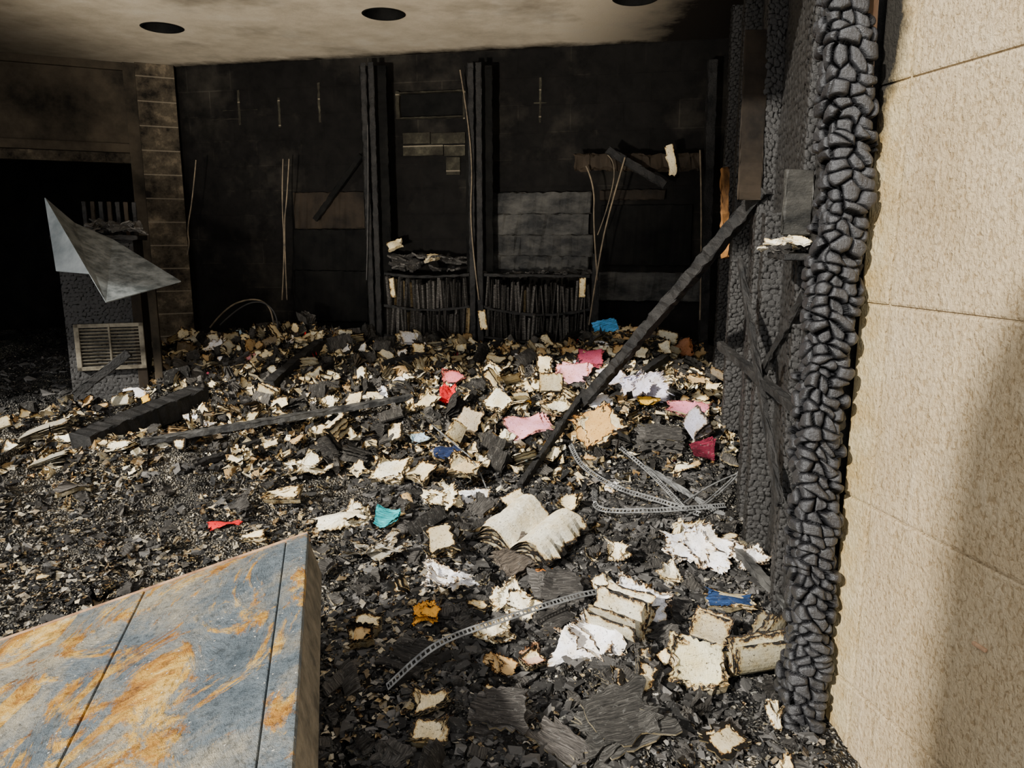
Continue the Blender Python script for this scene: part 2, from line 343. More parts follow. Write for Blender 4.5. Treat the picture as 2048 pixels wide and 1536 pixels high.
def block(B,c,R,w,h,th,tint,side=None,nx=7,ny=7,curl=0,ca=0,wave=0,burn=0,text=0,ragged=.06,sheet=False,shear=0,crump=0,bend=None):
    c=npv(c);u=np.linspace(-.5,.5,nx);v=np.linspace(-.5,.5,ny);X,Y=np.meshgrid(u*w,v*h);X=X.ravel();Y=Y.ravel()
    ed=np.minimum(w/2-np.abs(X),h/2-np.abs(Y))
    sd=U(0,99);far=1-np.clip(ed/(min(w,h)*.38),0,1)
    k=1-ragged*(1.3*vn(X/w*3+sd,Y/h*3,sd)+1.2*vn(X/w*nx*.9+sd,Y/h*ny*.9,sd+1))*far
    Xr=X*k;Yr=Y*k
    ang=U(0,6.28);cx_,cy_=math.cos(ang)*.62,math.sin(ang)*.62
    dc=np.hypot(X/w-cx_,Y/h-cy_);bite=np.clip(.34-dc,0,1)*ragged*4
    Xr=Xr-cx_*bite*w;Yr=Yr-cy_*bite*h
    if bend is None: q=(X/w*math.cos(ca)+Y/h*math.sin(ca))*2;zz=curl*q*q+wave*np.sin(X/w*5+sd)*np.cos(Y/h*4+sd*2)
    else: zz=bend(X/w,Y/h)
    if crump:   # sharp random folds
        zz=zz*1.0
        for _ in range(5):
            a=U(0,6.28);d=(X/w*math.cos(a)+Y/h*math.sin(a))-U(-.3,.3);zz=zz+crump*U(.5,1.3)*np.abs(d)*random.choice((1,-1,1))
            Xr=Xr-np.sign(d)*np.minimum(np.abs(d),.2)*w*.06*math.cos(a)
        zz=zz+crump*.22*(vn(X/w*6+sd,Y/h*6,2)-.5)
        zz=zz-zz.mean()
    top=np.stack([Xr,Yr,zz+th/2],1);F=gridF(nx,ny)
    G=np.stack([X,Y,np.full_like(X,text)],1)
    B.add(top@R.T+c,F,tint,ed-burn,G)
    if sheet: return
    bot=np.stack([Xr+shear,Yr+shear*.5,zz-th/2],1);B.add(bot@R.T+c,F[:,::-1],tint,ed-burn,G)
    idx=np.arange(nx*ny).reshape(ny,nx);ring=np.concatenate([idx[0,:-1],idx[:-1,-1],idx[-1,:0:-1],idx[:0:-1,0]])
    m=len(ring);VV=np.concatenate([top[ring],bot[ring]]);a=np.arange(m);b=(a+1)%m
    FF=np.stack([a,a+m,b+m,b],1);al=np.arange(m)/m*2*(w+h)
    GG=np.concatenate([np.stack([al,np.full(m,th/2),np.full(m,2.)],1),np.stack([al,np.full(m,-th/2),np.full(m,2.)],1)])
    B.add(VV@R.T+c,FF,side if side is not None else tint,.022-burn*.5,GG)
CREAM=(.86,.74,.49);PALE=(.90,.84,.66);WHITE=(.92,.91,.95);TANC=(.55,.38,.19);DK=(.055,.052,.048);GB=(.25,.2,.14)
def fan(B,c,R,w,h,n,amax,tint,curl=.3,text=1,burn=0):
    """book splayed open, leaves sharing a spine along local y"""
    c=npv(c)
    for k in range(n):
        a0=amax*(k/(n-1));s=np.linspace(0,1,8);wk=w*U(.75,1)
        ang=a0-curl*s*U(.5,1.3)
        dx=np.cumsum(np.cos(ang))*wk/8;dz=np.cumsum(np.sin(ang))*wk/8
        v=np.linspace(-.5,.5,9)*h*U(.88,1);X,Y=np.meshgrid(dx,v);Zz=np.meshgrid(dz,v)[0]
        S=np.meshgrid(s,v)[0];ed=np.minimum((1-S)*wk,h/2-np.abs(Y)).ravel()
        Yj=Y*(1-.14*vn(S*4+k,Y*20,k));X=X*(1-.16*vn(Y*60+k,S*2,k)*S)
        Zz=Zz+.05*w*S*(vn(Y*25+k*3,S*3,k)-.5)
        Vv=np.stack([X.ravel(),Yj.ravel(),Zz.ravel()+.002*k],1)
        t=np.array(tint)*U(.45,1.05)
        B.add(Vv@R.T+c,gridF(8,9),t,ed-burn,np.stack([S.ravel()*wk,Y.ravel(),np.full(72,text)],1))
def openbook(B,c,R,w,h,tint,text=1,arch=.25,burn=0,n=6):
    c=npv(c)
    for sd in (-1,1):
        for k in range(n):
            s=np.linspace(0,1,12);wk=w/2*(1-.03*k*U(.3,1.4));hh=arch*w/2*(1-.16*k)
            x=sd*wk*s;z=hh*np.sin(np.pi*np.minimum(s*.85+.08,1))+.012-.003*k
            v=np.linspace(-.5,.5,13)*h*U(.95,1);X,Y=np.meshgrid(x,v);Zz=np.meshgrid(z,v)[0];S=np.meshgrid(s,v)[0]
            ed=np.minimum((1-S)*wk,h/2-np.abs(Y)).ravel();Yj=Y*(1-.10*vn(S*5+k,Y*30,k+3));X=X*(1-.16*vn(Y*60+k,S*2,k+sd)*S)
            Vv=np.stack([X.ravel(),Yj.ravel(),Zz.ravel()+.014*fbm(X*20,Y*20,k).ravel()],1)
            B.add(Vv@R.T+c,gridF(12,13),np.array(tint)*(1 if k==0 else U(.3,.9)),ed-burn-(.0 if k==0 else .01),np.stack([S.ravel()*wk,Y.ravel(),np.full(156,text)],1))
def stack(B,c,R,w,h,th,n,lt=.12,tint=DK):
    """charred book: loosened layers"""
    for k in range(n):
        R2=R@Rm(U(-.09,.09),U(-.05,.05),U(-.05,.05))
        t=np.array(tint)*U(.4,1.5) if U(0,1)>lt else np.array(CREAM)*U(.5,.9)
        off=R@np.array([U(-.012,.012),U(-.014,.014),(k-n/2)*th/n]);tp=1-.25*(k/n)*U(.2,1)
        block(B,npv(c)+off,R2,w*U(.8,1)*tp,h*U(.8,1)*tp,th/n*.8,t,side=np.array(t)*1.2 if U(0,1)>.25 else np.array(CREAM)*U(.25,.6),nx=11,ny=11,curl=U(-.004,.008),ca=U(0,3),wave=.006,ragged=.26,burn=-.03 if t[0]<.2 else .014)
# ---------------------------------------------------------------- ROOM SHELL
XL,Y0=-6.1,.9
nx_,ny_=480,440
uu=np.linspace(0,1,nx_);vv=np.linspace(0,1,ny_)**1.25
Ug,Vg=np.meshgrid(uu,vv)
Ya=Y0+6.0*Vg;XRt=np.where(Ya<2.3,1.1,XRW(Ya)+.02);XRt=np.minimum(XRt,1.7);X=XL+(XRt-XL)*Ug
Yend=np.where(X>-2.75,6.0-.2117*X-.01,8.2);Y=Y0+(Yend-Y0)*Vg
hz=H(X,Y)+(fbm(X*14,Y*14,11,4)-.47)*.07+(vn(X*55,Y*55,4)-.5)*.016
ash=np.clip(.42+.45*np.clip((-X-.1)/1.2,0,1),0,1)*np.clip((Y-1.4)/1.0,.5,1)*(1-.95*np.clip((Y-4.5)/.5,0,1)*np.clip((-X-1.8),0,1))
ash=np.clip(ash+(fbm(X*2.4,Y*2.4,8)-.47)*1.4,0,1)
mesh('burnt_rubble_heap',np.stack([X,Y,hz],-1).reshape(-1,3),gridF(nx_,ny_),RUB,None,False,{'ash':('FLOAT',ash)})
obox('floor',(-2.2,4.05,-.16),(1,0,0),(0,1,0),Z,(9,8.9,.1),SOOTY,bev=0)
obox('pavement',(-1.5,-3.4,-.16),(1,0,0),(0,1,0),Z,(14,6,.1),CONC,bev=0)
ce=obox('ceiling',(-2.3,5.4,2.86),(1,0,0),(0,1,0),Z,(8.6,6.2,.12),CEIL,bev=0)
for (hx,hy) in ((-2.35,5.4),(-.81,5.09),(.73,4.78)):
    bm=bmesh.new();bmesh.ops.create_cone(bm,segments=40,radius1=.125,radius2=.125,depth=.5,cap_ends=True)
    me=bpy.data.meshes.new('cut');bm.to_mesh(me);bm.free();co=bpy.data.objects.new('cut',me);link(co);co.location=(hx,hy,2.8)
    md=ce.modifiers.new('b','BOOLEAN');md.object=co;md.solver='EXACT'
    bpy.context.view_layer.update()
    dg=bpy.context.evaluated_depsgraph_get();nm=bpy.data.meshes.new_from_object(ce.evaluated_get(dg));ce.modifiers.clear();ce.data=nm
    bpy.data.objects.remove(co)
    e=empty('recessed_light_can',(0,0,0))
    th=np.linspace(0,2*np.pi,40,endpoint=False);prof=[(.138,2.797),(.128,2.792),(.118,2.80),(.116,2.95),(.09,3.0),(.001,3.0)]
    V=np.array([[hx+r*np.cos(t),hy+r*np.sin(t),z] for r,z in prof for t in th])
    mesh('can',V,gridF(40,len(prof),True),SOOTY,e,True)
obox('wall_back',(C0+C1)/2+Z*1.4-WN*.1,WE,WN,Z,((C1-C0).length+.6,.2,3.0),WALL,bev=0)
obox('wall_right',(R0+R1)/2+Z*1.4-rn*.1,(R1-R0),rn,Z,((R1-R0).length+.1,.2,3.0),SOOTY,bev=0)
LE=Vector((-1.07,-.5,0)).normalized();LN=Vector((-LE.y,LE.x,0))
if LN.y>0: LN=-LN
def lw(name,s0,s1,z0,z1,off,th,mat,parent=None,bev=.004):
    c=C0+LE*((s0+s1)/2)+Z*((z0+z1)/2)+LN*(off-th/2)
    return obox(name,c,LE,LN,Z,(s1-s0,th,z1-z0),mat,parent,bev)
lw('wall_left',.30,3.6,2.16,2.86,0,.12,PANEL)
lw('trim_1',.26,3.6,2.10,2.17,.05,.12,PANEL);lw('trim_2',.26,3.6,2.74,2.80,.04,.08,PANEL)
lw('trim_3',.27,.36,.2,2.8,.06,.12,PANEL)
lw('block_pilaster',-.02,.27,.2,2.8,.10,.3,BLOCKP)
lw('door_header_board',.36,1.8,2.02,2.10,.0,.05,BLOCKP)
obox('wall_far',(-4.4,8.5,1.4),(1,0,0),(0,1,0),Z,(4.4,.1,3.2),SOOTY,bev=0)
obox('wall_left_side',(-6.35,5.4,1.4),(1,0,0),(0,1,0),Z,(.15,6.3,3.2),SOOTY,bev=0)
obox('wall_far_return',(-2.6,7.6,1.4),(1,0,0),(0,1,0),Z,(.15,1.9,3.2),SOOTY,bev=0)
# ---------------------------------------------------------------- STUCCO WALL
SE=Vector((.211,-.977,0)).normalized();SN=Vector((-.977,-.211,0)).normalized();S0=Vector((.905,1.955,0))
sw=empty('wall_front')
obox('core',S0+SE*1.4+Z*1.45-SN*.116,SE,SN,Z,(2.8,.22,3.3),STUC,sw,bev=.004)
zs=[-.3,.2,.72,1.24,1.77,2.3,2.83]
for i in range(6):
    z0,z1=zs[i]+.0015,zs[i+1]-.0015
    for (a,b_) in ((0,.105),(.108,1.0),(1.003,2.8)):
        obox(f'stucco_panel_{i}',S0+SE*((a+b_)/2)+Z*((z0+z1)/2)-SN*.012,SE,SN,Z,(b_-a,.024,z1-z0),STUC,sw,bev=.007)
rp=ray(1962,1293);tp=(S0-CAM).dot(SN)/rp.dot(SN);pw=CAM+rp*tp
beam('wooden_wall_peg',pw-SE*.018+SN*.004,pw+SE*.018+SN*.004,.008,.008,TAN,rough=0)
# ---------------------------------------------------------------- CHARRED POSTS AND RIGHT WALL
def bend(z): 
    t=max(0,z-1.55); return -.07*(t/.9)**1.3+.008*math.sin(z*5)
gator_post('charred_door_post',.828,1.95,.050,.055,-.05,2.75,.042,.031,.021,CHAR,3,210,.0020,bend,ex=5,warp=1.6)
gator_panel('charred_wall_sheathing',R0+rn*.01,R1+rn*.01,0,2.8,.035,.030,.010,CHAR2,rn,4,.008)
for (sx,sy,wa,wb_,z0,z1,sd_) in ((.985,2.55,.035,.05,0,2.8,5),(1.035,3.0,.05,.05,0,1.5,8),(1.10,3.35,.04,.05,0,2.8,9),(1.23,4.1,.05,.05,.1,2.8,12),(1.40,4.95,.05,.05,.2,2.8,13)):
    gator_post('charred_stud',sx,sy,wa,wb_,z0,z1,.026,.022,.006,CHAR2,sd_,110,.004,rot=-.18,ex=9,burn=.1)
beam('door_jamb_board',(.93,2.05,0),(.93,2.05,2.8),.05,.09,BLACKW,rough=.003,up=(0,1,0))
beam('bare_wood_strip',(.893,1.985,1.27),(.888,1.985,2.08),.014,.03,TAN,rough=.001,up=(0,1,0))
beam('scorched_trim_board',at(1450,335,3.6),at(1449,515,3.7),.035,.02,RUST,rough=.006,up=(0,1,0))
beam('hanging_sheet_metal_panel',at(1515,60,3.1),at(1498,400,3.2),.10,.01,BROWNW,rough=.003,up=(0,1,0))
beam('hanging_panel',at(1600,340,2.4),at(1590,470,2.42),.09,.02,GREY,rough=.003,up=(0,1,0))
beam('leaning_burnt_lath',at(1440,690,3.2),at(1612,835,2.4),.03,.03,BLACKW)
beam('leaning_burnt_lath',at(1610,590,2.4),at(1525,745,2.8),.02,.03,BLACKW)
beam('leaning_burnt_lath',at(1480,520,3.0),at(1560,1010,2.5),.02,.03,BLACKW)
# burnt wall shelf with a few charred books
wsf=empty('burnt_wall_shelf')
sc_=at(1590,512,2.42)
obox('shelf_plank',sc_,(R1-R0),rn,Z,(.34,.12,.02),BLACKW,wsf,.004,.003)
WB=Batch()
for k in range(22):
    p=sc_+(R1-R0).normalized()*U(-.15,.15)+rn*U(-.05,.06)+Z*U(.015,.05);block(WB,p,Rm(U(0,3),U(-.4,.4),U(-.4,.4)),U(.05,.12),.07,.006,np.array(DK)*U(.5,1.5) if k%3 else np.array(PALE),nx=8,ny=8,burn=-.008 if k%3==0 else -.02,ragged=.3,wave=.008)
WB.build('charred_books',wsf)
# ---------------------------------------------------------------- SLATE SLAB
sl=empty('slate_tiled_slab')
A=Vector((-.86,-.2,-.252)).normalized();Bv=Vector((.35,-1.07,0));Bv=(Bv-A*A.dot(Bv)).normalized();Nn=A.cross(Bv);Nn=Nn if Nn.z>0 else -Nn
PC=Vector((-.64,2.22,.5))
def sb(name,a0,a1,b0,b1,t0,t1,mat,bev=.004,rough=0):
    return obox(name,PC+A*((a0+a1)/2)+Bv*((b0+b1)/2)+Nn*((t0+t1)/2),A,Bv,Nn,(a1-a0,b1-b0,t1-t0),mat,sl,bev,rough)
sb('substrate',.004,1.75,.004,1.35,-.15,-.016,SLATEBASE,.006)
sb('tile_main',.071,.497,.012,1.3,-.016,0,SLATE)
sb('tile_left',.502,1.05,.012,1.3,-.016,.001,SLATE);sb('tile_far',1.055,1.75,.012,1.3,-.016,0,SLATE)
sb('tile_edge',.0,.067,.0,1.32,-.016,.001,SLATE)
sb('edge_bead',.0,1.75,-.004,.010,-.03,.0015,TAN,.002)
# ---------------------------------------------------------------- BACK WALL FITTINGS
def wb(name,x0,y0,x1,y1,off,th,mat,parent=None,rough=0,bev=.004):
    s0,z0=ws(x0,y1,off);s1,_=ws(x1,y1,off);_,z1=ws((x0+x1)/2,y0,off)
    return obox(name,C0+WE*((s0+s1)/2)+Z*((z0+z1)/2)+WN*(off-th/2),WE,WN,Z,(abs(s1-s0),th,abs(z1-z0)),mat,parent,bev,rough)
bc=empty('bookcase')
OFF=.34
def upr(px,w,y0=130,y1=740):
    s,_=ws(px,600,OFF);_,zt=ws(px,y0,OFF);_,zb=ws(px,y1,OFF)
    for dw in (-w/2,w/2):
        beam('upright_rail',C0+WE*(s+dw)+WN*OFF+Z*zb,C0+WE*(s+dw)+WN*OFF+Z*zt,.018,.04,BLACKW,bc,.004,up=(1,0,0))
    beam('upright_back',C0+WE*s+WN*(OFF-.12)+Z*zb,C0+WE*s+WN*(OFF-.12)+Z*zt,.06,.2,SOOTY,bc,.004,up=(1,0,0))
upr(750,.06,125,770);upr(953,.06,125,750)
s,_=ws(1190,600,OFF);beam('upright_rail',C0+WE*s+WN*OFF+Z*.5,C0+WE*s+WN*OFF+Z*1.3,.03,.05,BLACKW,bc,.003,up=(1,0,0))
beam('upright_rail',on_wall(1425,120,.2),on_wall(1405,700,.2),.05,.06,BLACKW,bc,.004,up=(1,0,0))
SB=Batch()
bays=[(768,938,[(545,.02),(608,.03),(668,.02),(730,.0)]),(968,1180,[(548,.0),(612,.05),(672,.03)])]
RW=np.array([[WE.x,WE.y,0],[WN.x,WN.y,0],[0,0,1]]).T
for bi,(xa,xb,sh) in enumerate(bays):
    for k,(py,sag) in enumerate(sh):
        s0,z=ws(xa,py,OFF);s1,_=ws(xb,py,OFF)
        nseg=18;u=np.linspace(0,1,nseg);zc=z-sag*(1-(2*u-1)**2)
        V=[];
        for q,zq in zip(u,zc):
            for (o,dz) in ((OFF,0),(OFF,-.018),(OFF-.26,-.018),(OFF-.26,0)):
                p=C0+WE*(s0+(s1-s0)*q)+WN*(o+U(-.006,.006));V.append((p.x,p.y,zq+dz+U(-.005,.005)))
        Fc=[(4*i+j,4*i+(j+1)%4,4*i+4+(j+1)%4,4*i+4+j) for i in range(nseg-1) for j in range(4)]
        mesh('shelf_board',V,Fc,BLACKW,bc)
        if k>0:
            s=s0+.01
            while s<s1-.02:
                w=U(.010,.034);hb=U(.17,.232);f=(s-s0)/(s1-s0);zq=z-sag*(1-(2*f-1)**2)
                r=U(0,1);t=np.array((.075,.07,.064))*U(.3,1.6)
                lt=.93 if bi else .86
                if r>lt: t=np.array((.5,.40,.24))*U(.3,.9)
                R=RW@Rm(0,U(-.08,.08),U(-.10,.10))
                p=C0+WE*(s+w/2)+WN*(OFF-.06+U(-.03,.02))
                block(SB,(p.x,p.y,zq+hb/2),R,w*1.02,U(.13,.17),hb,t,nx=4,ny=5,burn=-.03 if r<=lt else .008,ragged=.25,wave=.004)
                s+=w
for (px,py,w) in ((790,490,.15),(805,520,.2),(865,516,.15),(905,522,.16),(830,530,.18)):
    p=on_wall(px,py,OFF-.08);block(SB,p,Rm(U(0,3),.35+U(-.2,.4),U(-.3,.3)),w,.12,.02,CREAM if py<518 else DK,nx=9,ny=9,burn=-.004,ragged=.2,wave=.01)
for k in range(22):
    p=on_wall(U(775,930),U(512,540),OFF-.1);block(SB,p,Rm(U(0,3),U(-.3,.3),U(-.3,.3)),U(.08,.2),.12,.012,np.array(DK)*U(.5,2),burn=-.02,ragged=.25,wave=.01)
for k in range(26):
    xx=U(970,1178);p=on_wall(xx,U(542,552),OFF-.1);block(SB,p,Rm(U(0,3),U(-.3,.3),U(-.3,.3)),U(.05,.14),.08,.01,np.array(DK)*U(.3,1.5),burn=-.02,ragged=.25,wave=.01)
p=on_wall(1165,575,OFF+.02);block(SB,p,RW@Rm(0,math.pi/2,0),.05,.15,.02,CREAM,burn=-.008)
p=on_wall(785,575,OFF+.02);block(SB,p,RW@Rm(.1,math.pi/2,0),.04,.16,.02,CREAM,burn=-.008)
p=on_wall(966,640,OFF+.02);block(SB,p,RW@Rm(.15,math.pi/2,0),.06,.16,.02,CREAM,burn=-.006)
SB.build('shelved_books',bc)
for i,(y0,y1) in enumerate(((385,428),(428,470),(470,512),(512,550))):
    wb('scorched_wall_boards',982+U(-4,4),y0,1180+U(-6,6),y1,.06,.03,GREY,None,.007)
for i,(y0,y1) in enumerate(((385,457),(459,540),(542,640))):
    wb('scorched_wall_boards',590,y0,735,y1,.04,.03,SOOTY if i!=0 else BROWNW,None,.005)
wb('scorched_wall_boards',1200,380,1330,400,.05,.03,BROWNW,None,.006);wb('scorched_wall_boards',1200,410,1380,530,.04,.03,SOOTY,None,.004)
wb('scorched_wall_boards',1195,545,1400,600,.05,.03,GREY,None,.006)
nf=empty('wall_niche_frame')
for (a,b_,c_,d) in ((792,182,932,187),(792,233,932,238),(792,182,799,238),(926,182,932,238)):
    wb('frame_side',a,b_,c_,d,.05,.05,BLOCKD,nf,.003)
wb('niche_back',799,187,926,233,.012,.01,SOOTY,nf,.001)
bp=empty('exposed_block_patch')
for (a,b_,c_,d) in ((806,265,860,288),(862,265,930,288),(806,290,886,312),(888,290,930,312),(892,314,920,350)):
    wb('block',a,b_,c_,d,.02,.04,BLOCKD,bp,.002)
gj=empty('grout_joint')
for (x,y,w,h) in ((480,215,70,70),(560,225,14,60),(640,205,18,80),(1080,200,26,90),(450,233,60,5)):
    if h>10: wb('joint_v',x-2,y-h/2,x+2,y+h/2,.004,.006,BLOCKD,gj,.003,bev=0)
    if w>20: wb('joint_h',x-w/2,y+5,x+w/2,y+7,.004,.006,BLOCKD,gj,.003,bev=0)
beam('ragged_hanging_board',on_wall(1150,325,.3),on_wall(1400,325,.25),.03,.10,BROWNW,rough=.018)
beam('ragged_hanging_board',on_wall(1215,300,.4),on_wall(1330,370,.4),.03,.05,BLACKW,rough=.008)
beam('fallen_wall_batten',on_wall(722,310,.12),on_wall(630,440,.12),.02,.04,SOOTY)
HB=Batch();block(HB,on_wall(1342,320,.36),RW@Rm(.2,math.pi/2,0),.09,.27,.01,CREAM,burn=-.006,ragged=.25,wave=.01,nx=8,ny=12);HB.build('hanging_paper_scrap')
def wwire(pts,off,r,mat): wire('hanging_wire',[on_wall(x,y,off) for x,y in pts],r,mat)
wwire([(392,320),(385,400),(374,460),(380,490),(374,510)],.35,.005,WIRE)
wwire([(566,318),(563,400),(570,500),(564,600)],.3,.005,WIRE);wwire([(578,318),(574,400),(567,450),(574,600)],.3,.005,WIRE)
wwire([(1172,332),(1190,370),(1186,450),(1195,560)],.4,.006,WIRE);wwire([(1250,315),(1225,400),(1200,500),(1178,650)],.45,.006,WIRE)
wwire([(1215,310),(1235,325),(1215,420),(1195,470)],.4,.004,WIRE);wwire([(920,140),(935,230),(945,340),(940,430),(950,540),(958,600)],.38,.005,WIRE)
wwire([(735,250),(738,400),(733,560)],.38,.005,WIRED);wwire([(1400,300),(1405,420),(1400,640)],.3,.006,WIRE)
wwire([(420,655),(450,615),(500,596),(535,605),(548,640),(550,680)],.7,.006,WIRE);wwire([(440,650),(480,610),(530,600),(560,640),(556,700)],.75,.005,WIRED)
# ---------------------------------------------------------------- CABINET + METAL SHEET (left)
cb=empty('burnt_cabinet')
c0=at(112,480,4.75);c1=at(286,480,4.9);e=(c1-c0);e.z=0;L=e.length;e.normalize();cn=Vector((e.y,-e.x,0))
if cn.y>0: cn=-cn
zt=c0.z
def cbx(name,a0,a1,z0,z1,o,th,mat,bev=.004,rough=0):
    return obox(name,Vector((c0.x,c0.y,0))+e*((a0+a1)/2)+Z*((z0+z1)/2)+cn*(o-th/2),e,cn,Z,(a1-a0,th,z1-z0),mat,cb,bev,rough)
cbx('carcass',0,L-.06,.2,zt,0,.4,BLACKW)
gator_panel('charred_front',(c0.x,c0.y,0),Vector((c0.x,c0.y,0))+e*(L-.06),.3,zt-.02,.03,.026,.005,CHAR2,cn,7,.007,cb)
cbx('top',-.03,L-.03,zt,zt+.03,.02,.45,BLACKW,.01,.004)
cbx('side_post',L-.10,L-.04,.25,zt-.25,.03,.05,BROWNW);cbx('side_post',L+.0,L+.05,.25,zt-.2,.02,.05,PANEL)
for i in range(7): cbx('slat',.12+i*.05,.145+i*.05,zt+.03,zt+.25,-.22,.02,BROWNW if i%2 else BLACKW,.004,.002)
g0,g1=.05,.46;gz1=at(190,652,4.75).z;gz0=at(190,750,4.75).z
for (a,b_,z0,z1) in ((g0,g1,gz1-.025,gz1),(g0,g1,gz0,gz0+.025),(g0,g0+.03,gz0,gz1),(g1-.03,g1,gz0,gz1)): cbx('grille_frame',a,b_,z0,z1,.045,.03,GRIL)
nl=11
for i in range(nl):
    z=gz0+.03+(gz1-gz0-.06)*(i+.5)/nl
    cc=Vector((c0.x,c0.y,0))+e*((g0+g1)/2)+Z*z+cn*.03
    obox('grille_louvre',cc,e,(cn+Z*.7),(Z-cn*.7),(g1-g0-.06,.022,.004),GRIL,cb,.001)
cbx('grille_divider',(g0+g1)/2-.006,(g0+g1)/2+.006,gz0,gz1,.048,.02,GRIL)
beam('fallen_burnt_batten',at(150,790,4.5),at(258,705,4.55),.03,.05,BLACKW)
# debris on the cabinet top
CT=Batch()
for k in range(16):
    p=Vector((c0.x,c0.y,zt+.05))+e*U(.15,L-.03)-cn*U(.02,.2)+Z*U(0,.05);block(CT,p,Rm(U(0,3),U(-.5,.5),U(-.5,.5)),U(.08,.18),.1,.01,np.array(DK)*U(.6,2.2),nx=8,ny=8,burn=-.02,ragged=.3,wave=.01)
CT.build('top_debris',cb)
ms=[at(90,395,4.5),at(112,542,4.3),at(178,546,4.2),at(212,604,4.05),at(362,562,4.45),at(225,478,4.75),at(150,446,4.65)]
mo=mesh('bent_sheet_metal',[tuple(p) for p in ms],[(0,1,2),(0,2,6),(6,2,3,5),(5,3,4)],[METAL,METAL_SHADED])
for i,p in enumerate(mo.data.polygons): p.material_index=0 if i in(0,) else 1  # first face lit, rest shaded: light across the fold is in the colours
sm=mo.modifiers.new('s','SOLIDIFY');sm.thickness=.006
# ---------------------------------------------------------------- BEAMS over the heap
KEEP=[]
def keep_line(a,b,r):
    n=max(2,int((Vector(b)-Vector(a)).length/.06))
    for i in range(n+1):
        p=Vector(a).lerp(Vector(b),i/n);KEEP.append((p.x,p.y,r))
def gb(name,a,b,w,h,mat,za=0,zb=0,rough=.004,kp=.0):
    pa=on_ground(*a);pb=on_ground(*b)
    if kp: keep_line(pa,pb,kp)
    return beam(name,pa+Z*(h/2+za),pb+Z*(h/2+zb),w,h,mat,rough=rough)
PLK=mat_noise('ashy_charred_plank',(.012,.012,.012),(.08,.077,.07),9,.6,.4,.6,.006,(1,1,1))
gb('charred_plank',(285,912),(825,815),.06,.03,PLK,.06,.05,kp=.07)
beam('fallen_charred_rafter',at(1530,378,3.2),on_ground(1165,825)+Z*.05,.045,.06,BLACKW,rough=.006)
beam('charred_lath',on_ground(1170,810)+Z*.08,on_ground(1040,985)+Z*.03,.03,.04,BLACKW)
gb('fallen_charred_beam',(165,905),(400,810),.16,.12,BLACKW,-.02,.0,.008,.1)
gb('fallen_charred_beam',(540,790),(640,705),.07,.08,BLACKW,0.02,0.02,.006,.06)
gb('charred_lath',(385,945),(520,895),.05,.03,BLACKW,.02,.02);gb('charred_lath',(770,745),(1000,700),.04,.04,BLACKW,.05,.05)
gb('charred_lath',(1290,960),(1470,1060),.02,.02,STRIP,.06,.02);gb('charred_lath',(1470,1130),(1575,1245),.035,.03,PLK,.05,.05)
gb('charred_lath',(630,770),(740,700),.04,.04,BLACKW,.05,.05);gb('charred_lath',(1240,800),(1330,735),.05,.04,BLACKW,.05,.05)
gb('charred_lath',(780,1395),(900,1330),.02,.02,BLACKW,.03,.03)
def strip(name,pts,w,lift=.04,mat=STRIP,ny=Z):
    P3=[on_ground(x,y)+Z*(l+.02) for x,y,l in pts]
    Q=[P3[0]]+P3+[P3[-1]];C=[]
    for i in range(1,len(Q)-2):
        L=(Q[i+1]-Q[i]).length;n=max(2,int(L/.005))
        for k in range(n):
            t=k/n;a,b,c,d=Q[i-1],Q[i],Q[i+1],Q[i+2]
            C.append(.5*((2*b)+(c-a)*t+(2*a-5*b+4*c-d)*t*t+(3*b-a-3*c+d)*t**3))
    V=[];Fc=[];offs=[-.5,-.24,.24,.5]
    for i,p in enumerate(C):
        if i%8==0: KEEP.append((p.x,p.y,.04))
        d=(C[min(i+1,len(C)-1)]-C[max(i-1,0)]).normalized();sd=d.cross(ny).normalized()
        if sd.y<0: sd=-sd
        sd=(sd+Z*.7).normalized()
        for o in offs: V.append(tuple(p+sd*o*w))
    for i in range(len(C)-1):
        for j in range(3):
            if j==1 and i%3!=0: continue
            Fc.append((4*i+j,4*i+j+1,4*i+5+j,4*i+4+j))
    o=mesh(name,V,Fc,mat);m=o.modifiers.new('s','SOLIDIFY');m.thickness=.0015;return o
strip('perforated_metal_strip',[(775,1398,.02),(880,1345,.08),(1020,1300,.10),(1150,1250,.09),(1235,1212,.05)],.022)
strip('perforated_metal_strip',[(1140,925,.08),(1165,965,.07),(1230,1005,.06),(1330,1030,.04),(1400,1050,.03)],.026)
strip('perforated_metal_strip',[(1190,1010,.06),(1198,1050,.06),(1300,1055,.06),(1450,1040,.05)],.026)
strip('perforated_metal_strip',[(1240,940,.1),(1300,985,.08),(1370,1050,.05)],.022)
for pts in ([(865,885,.1),(905,920,.1),(960,960,.08),(985,1020,.02)],[(1380,1050,.05),(1450,1010,.1),(1500,960,.12),(1480,900,.14)],[(1500,985,.12),(1420,1000,.1),(1350,1040,.05)],[(1370,1055,.05),(1440,1030,.09),(1520,940,.14),(1475,870,.2)]):
    wire('bent_wire',[on_ground(x,y)+Z*l for x,y,l in pts],.004,STRIP)
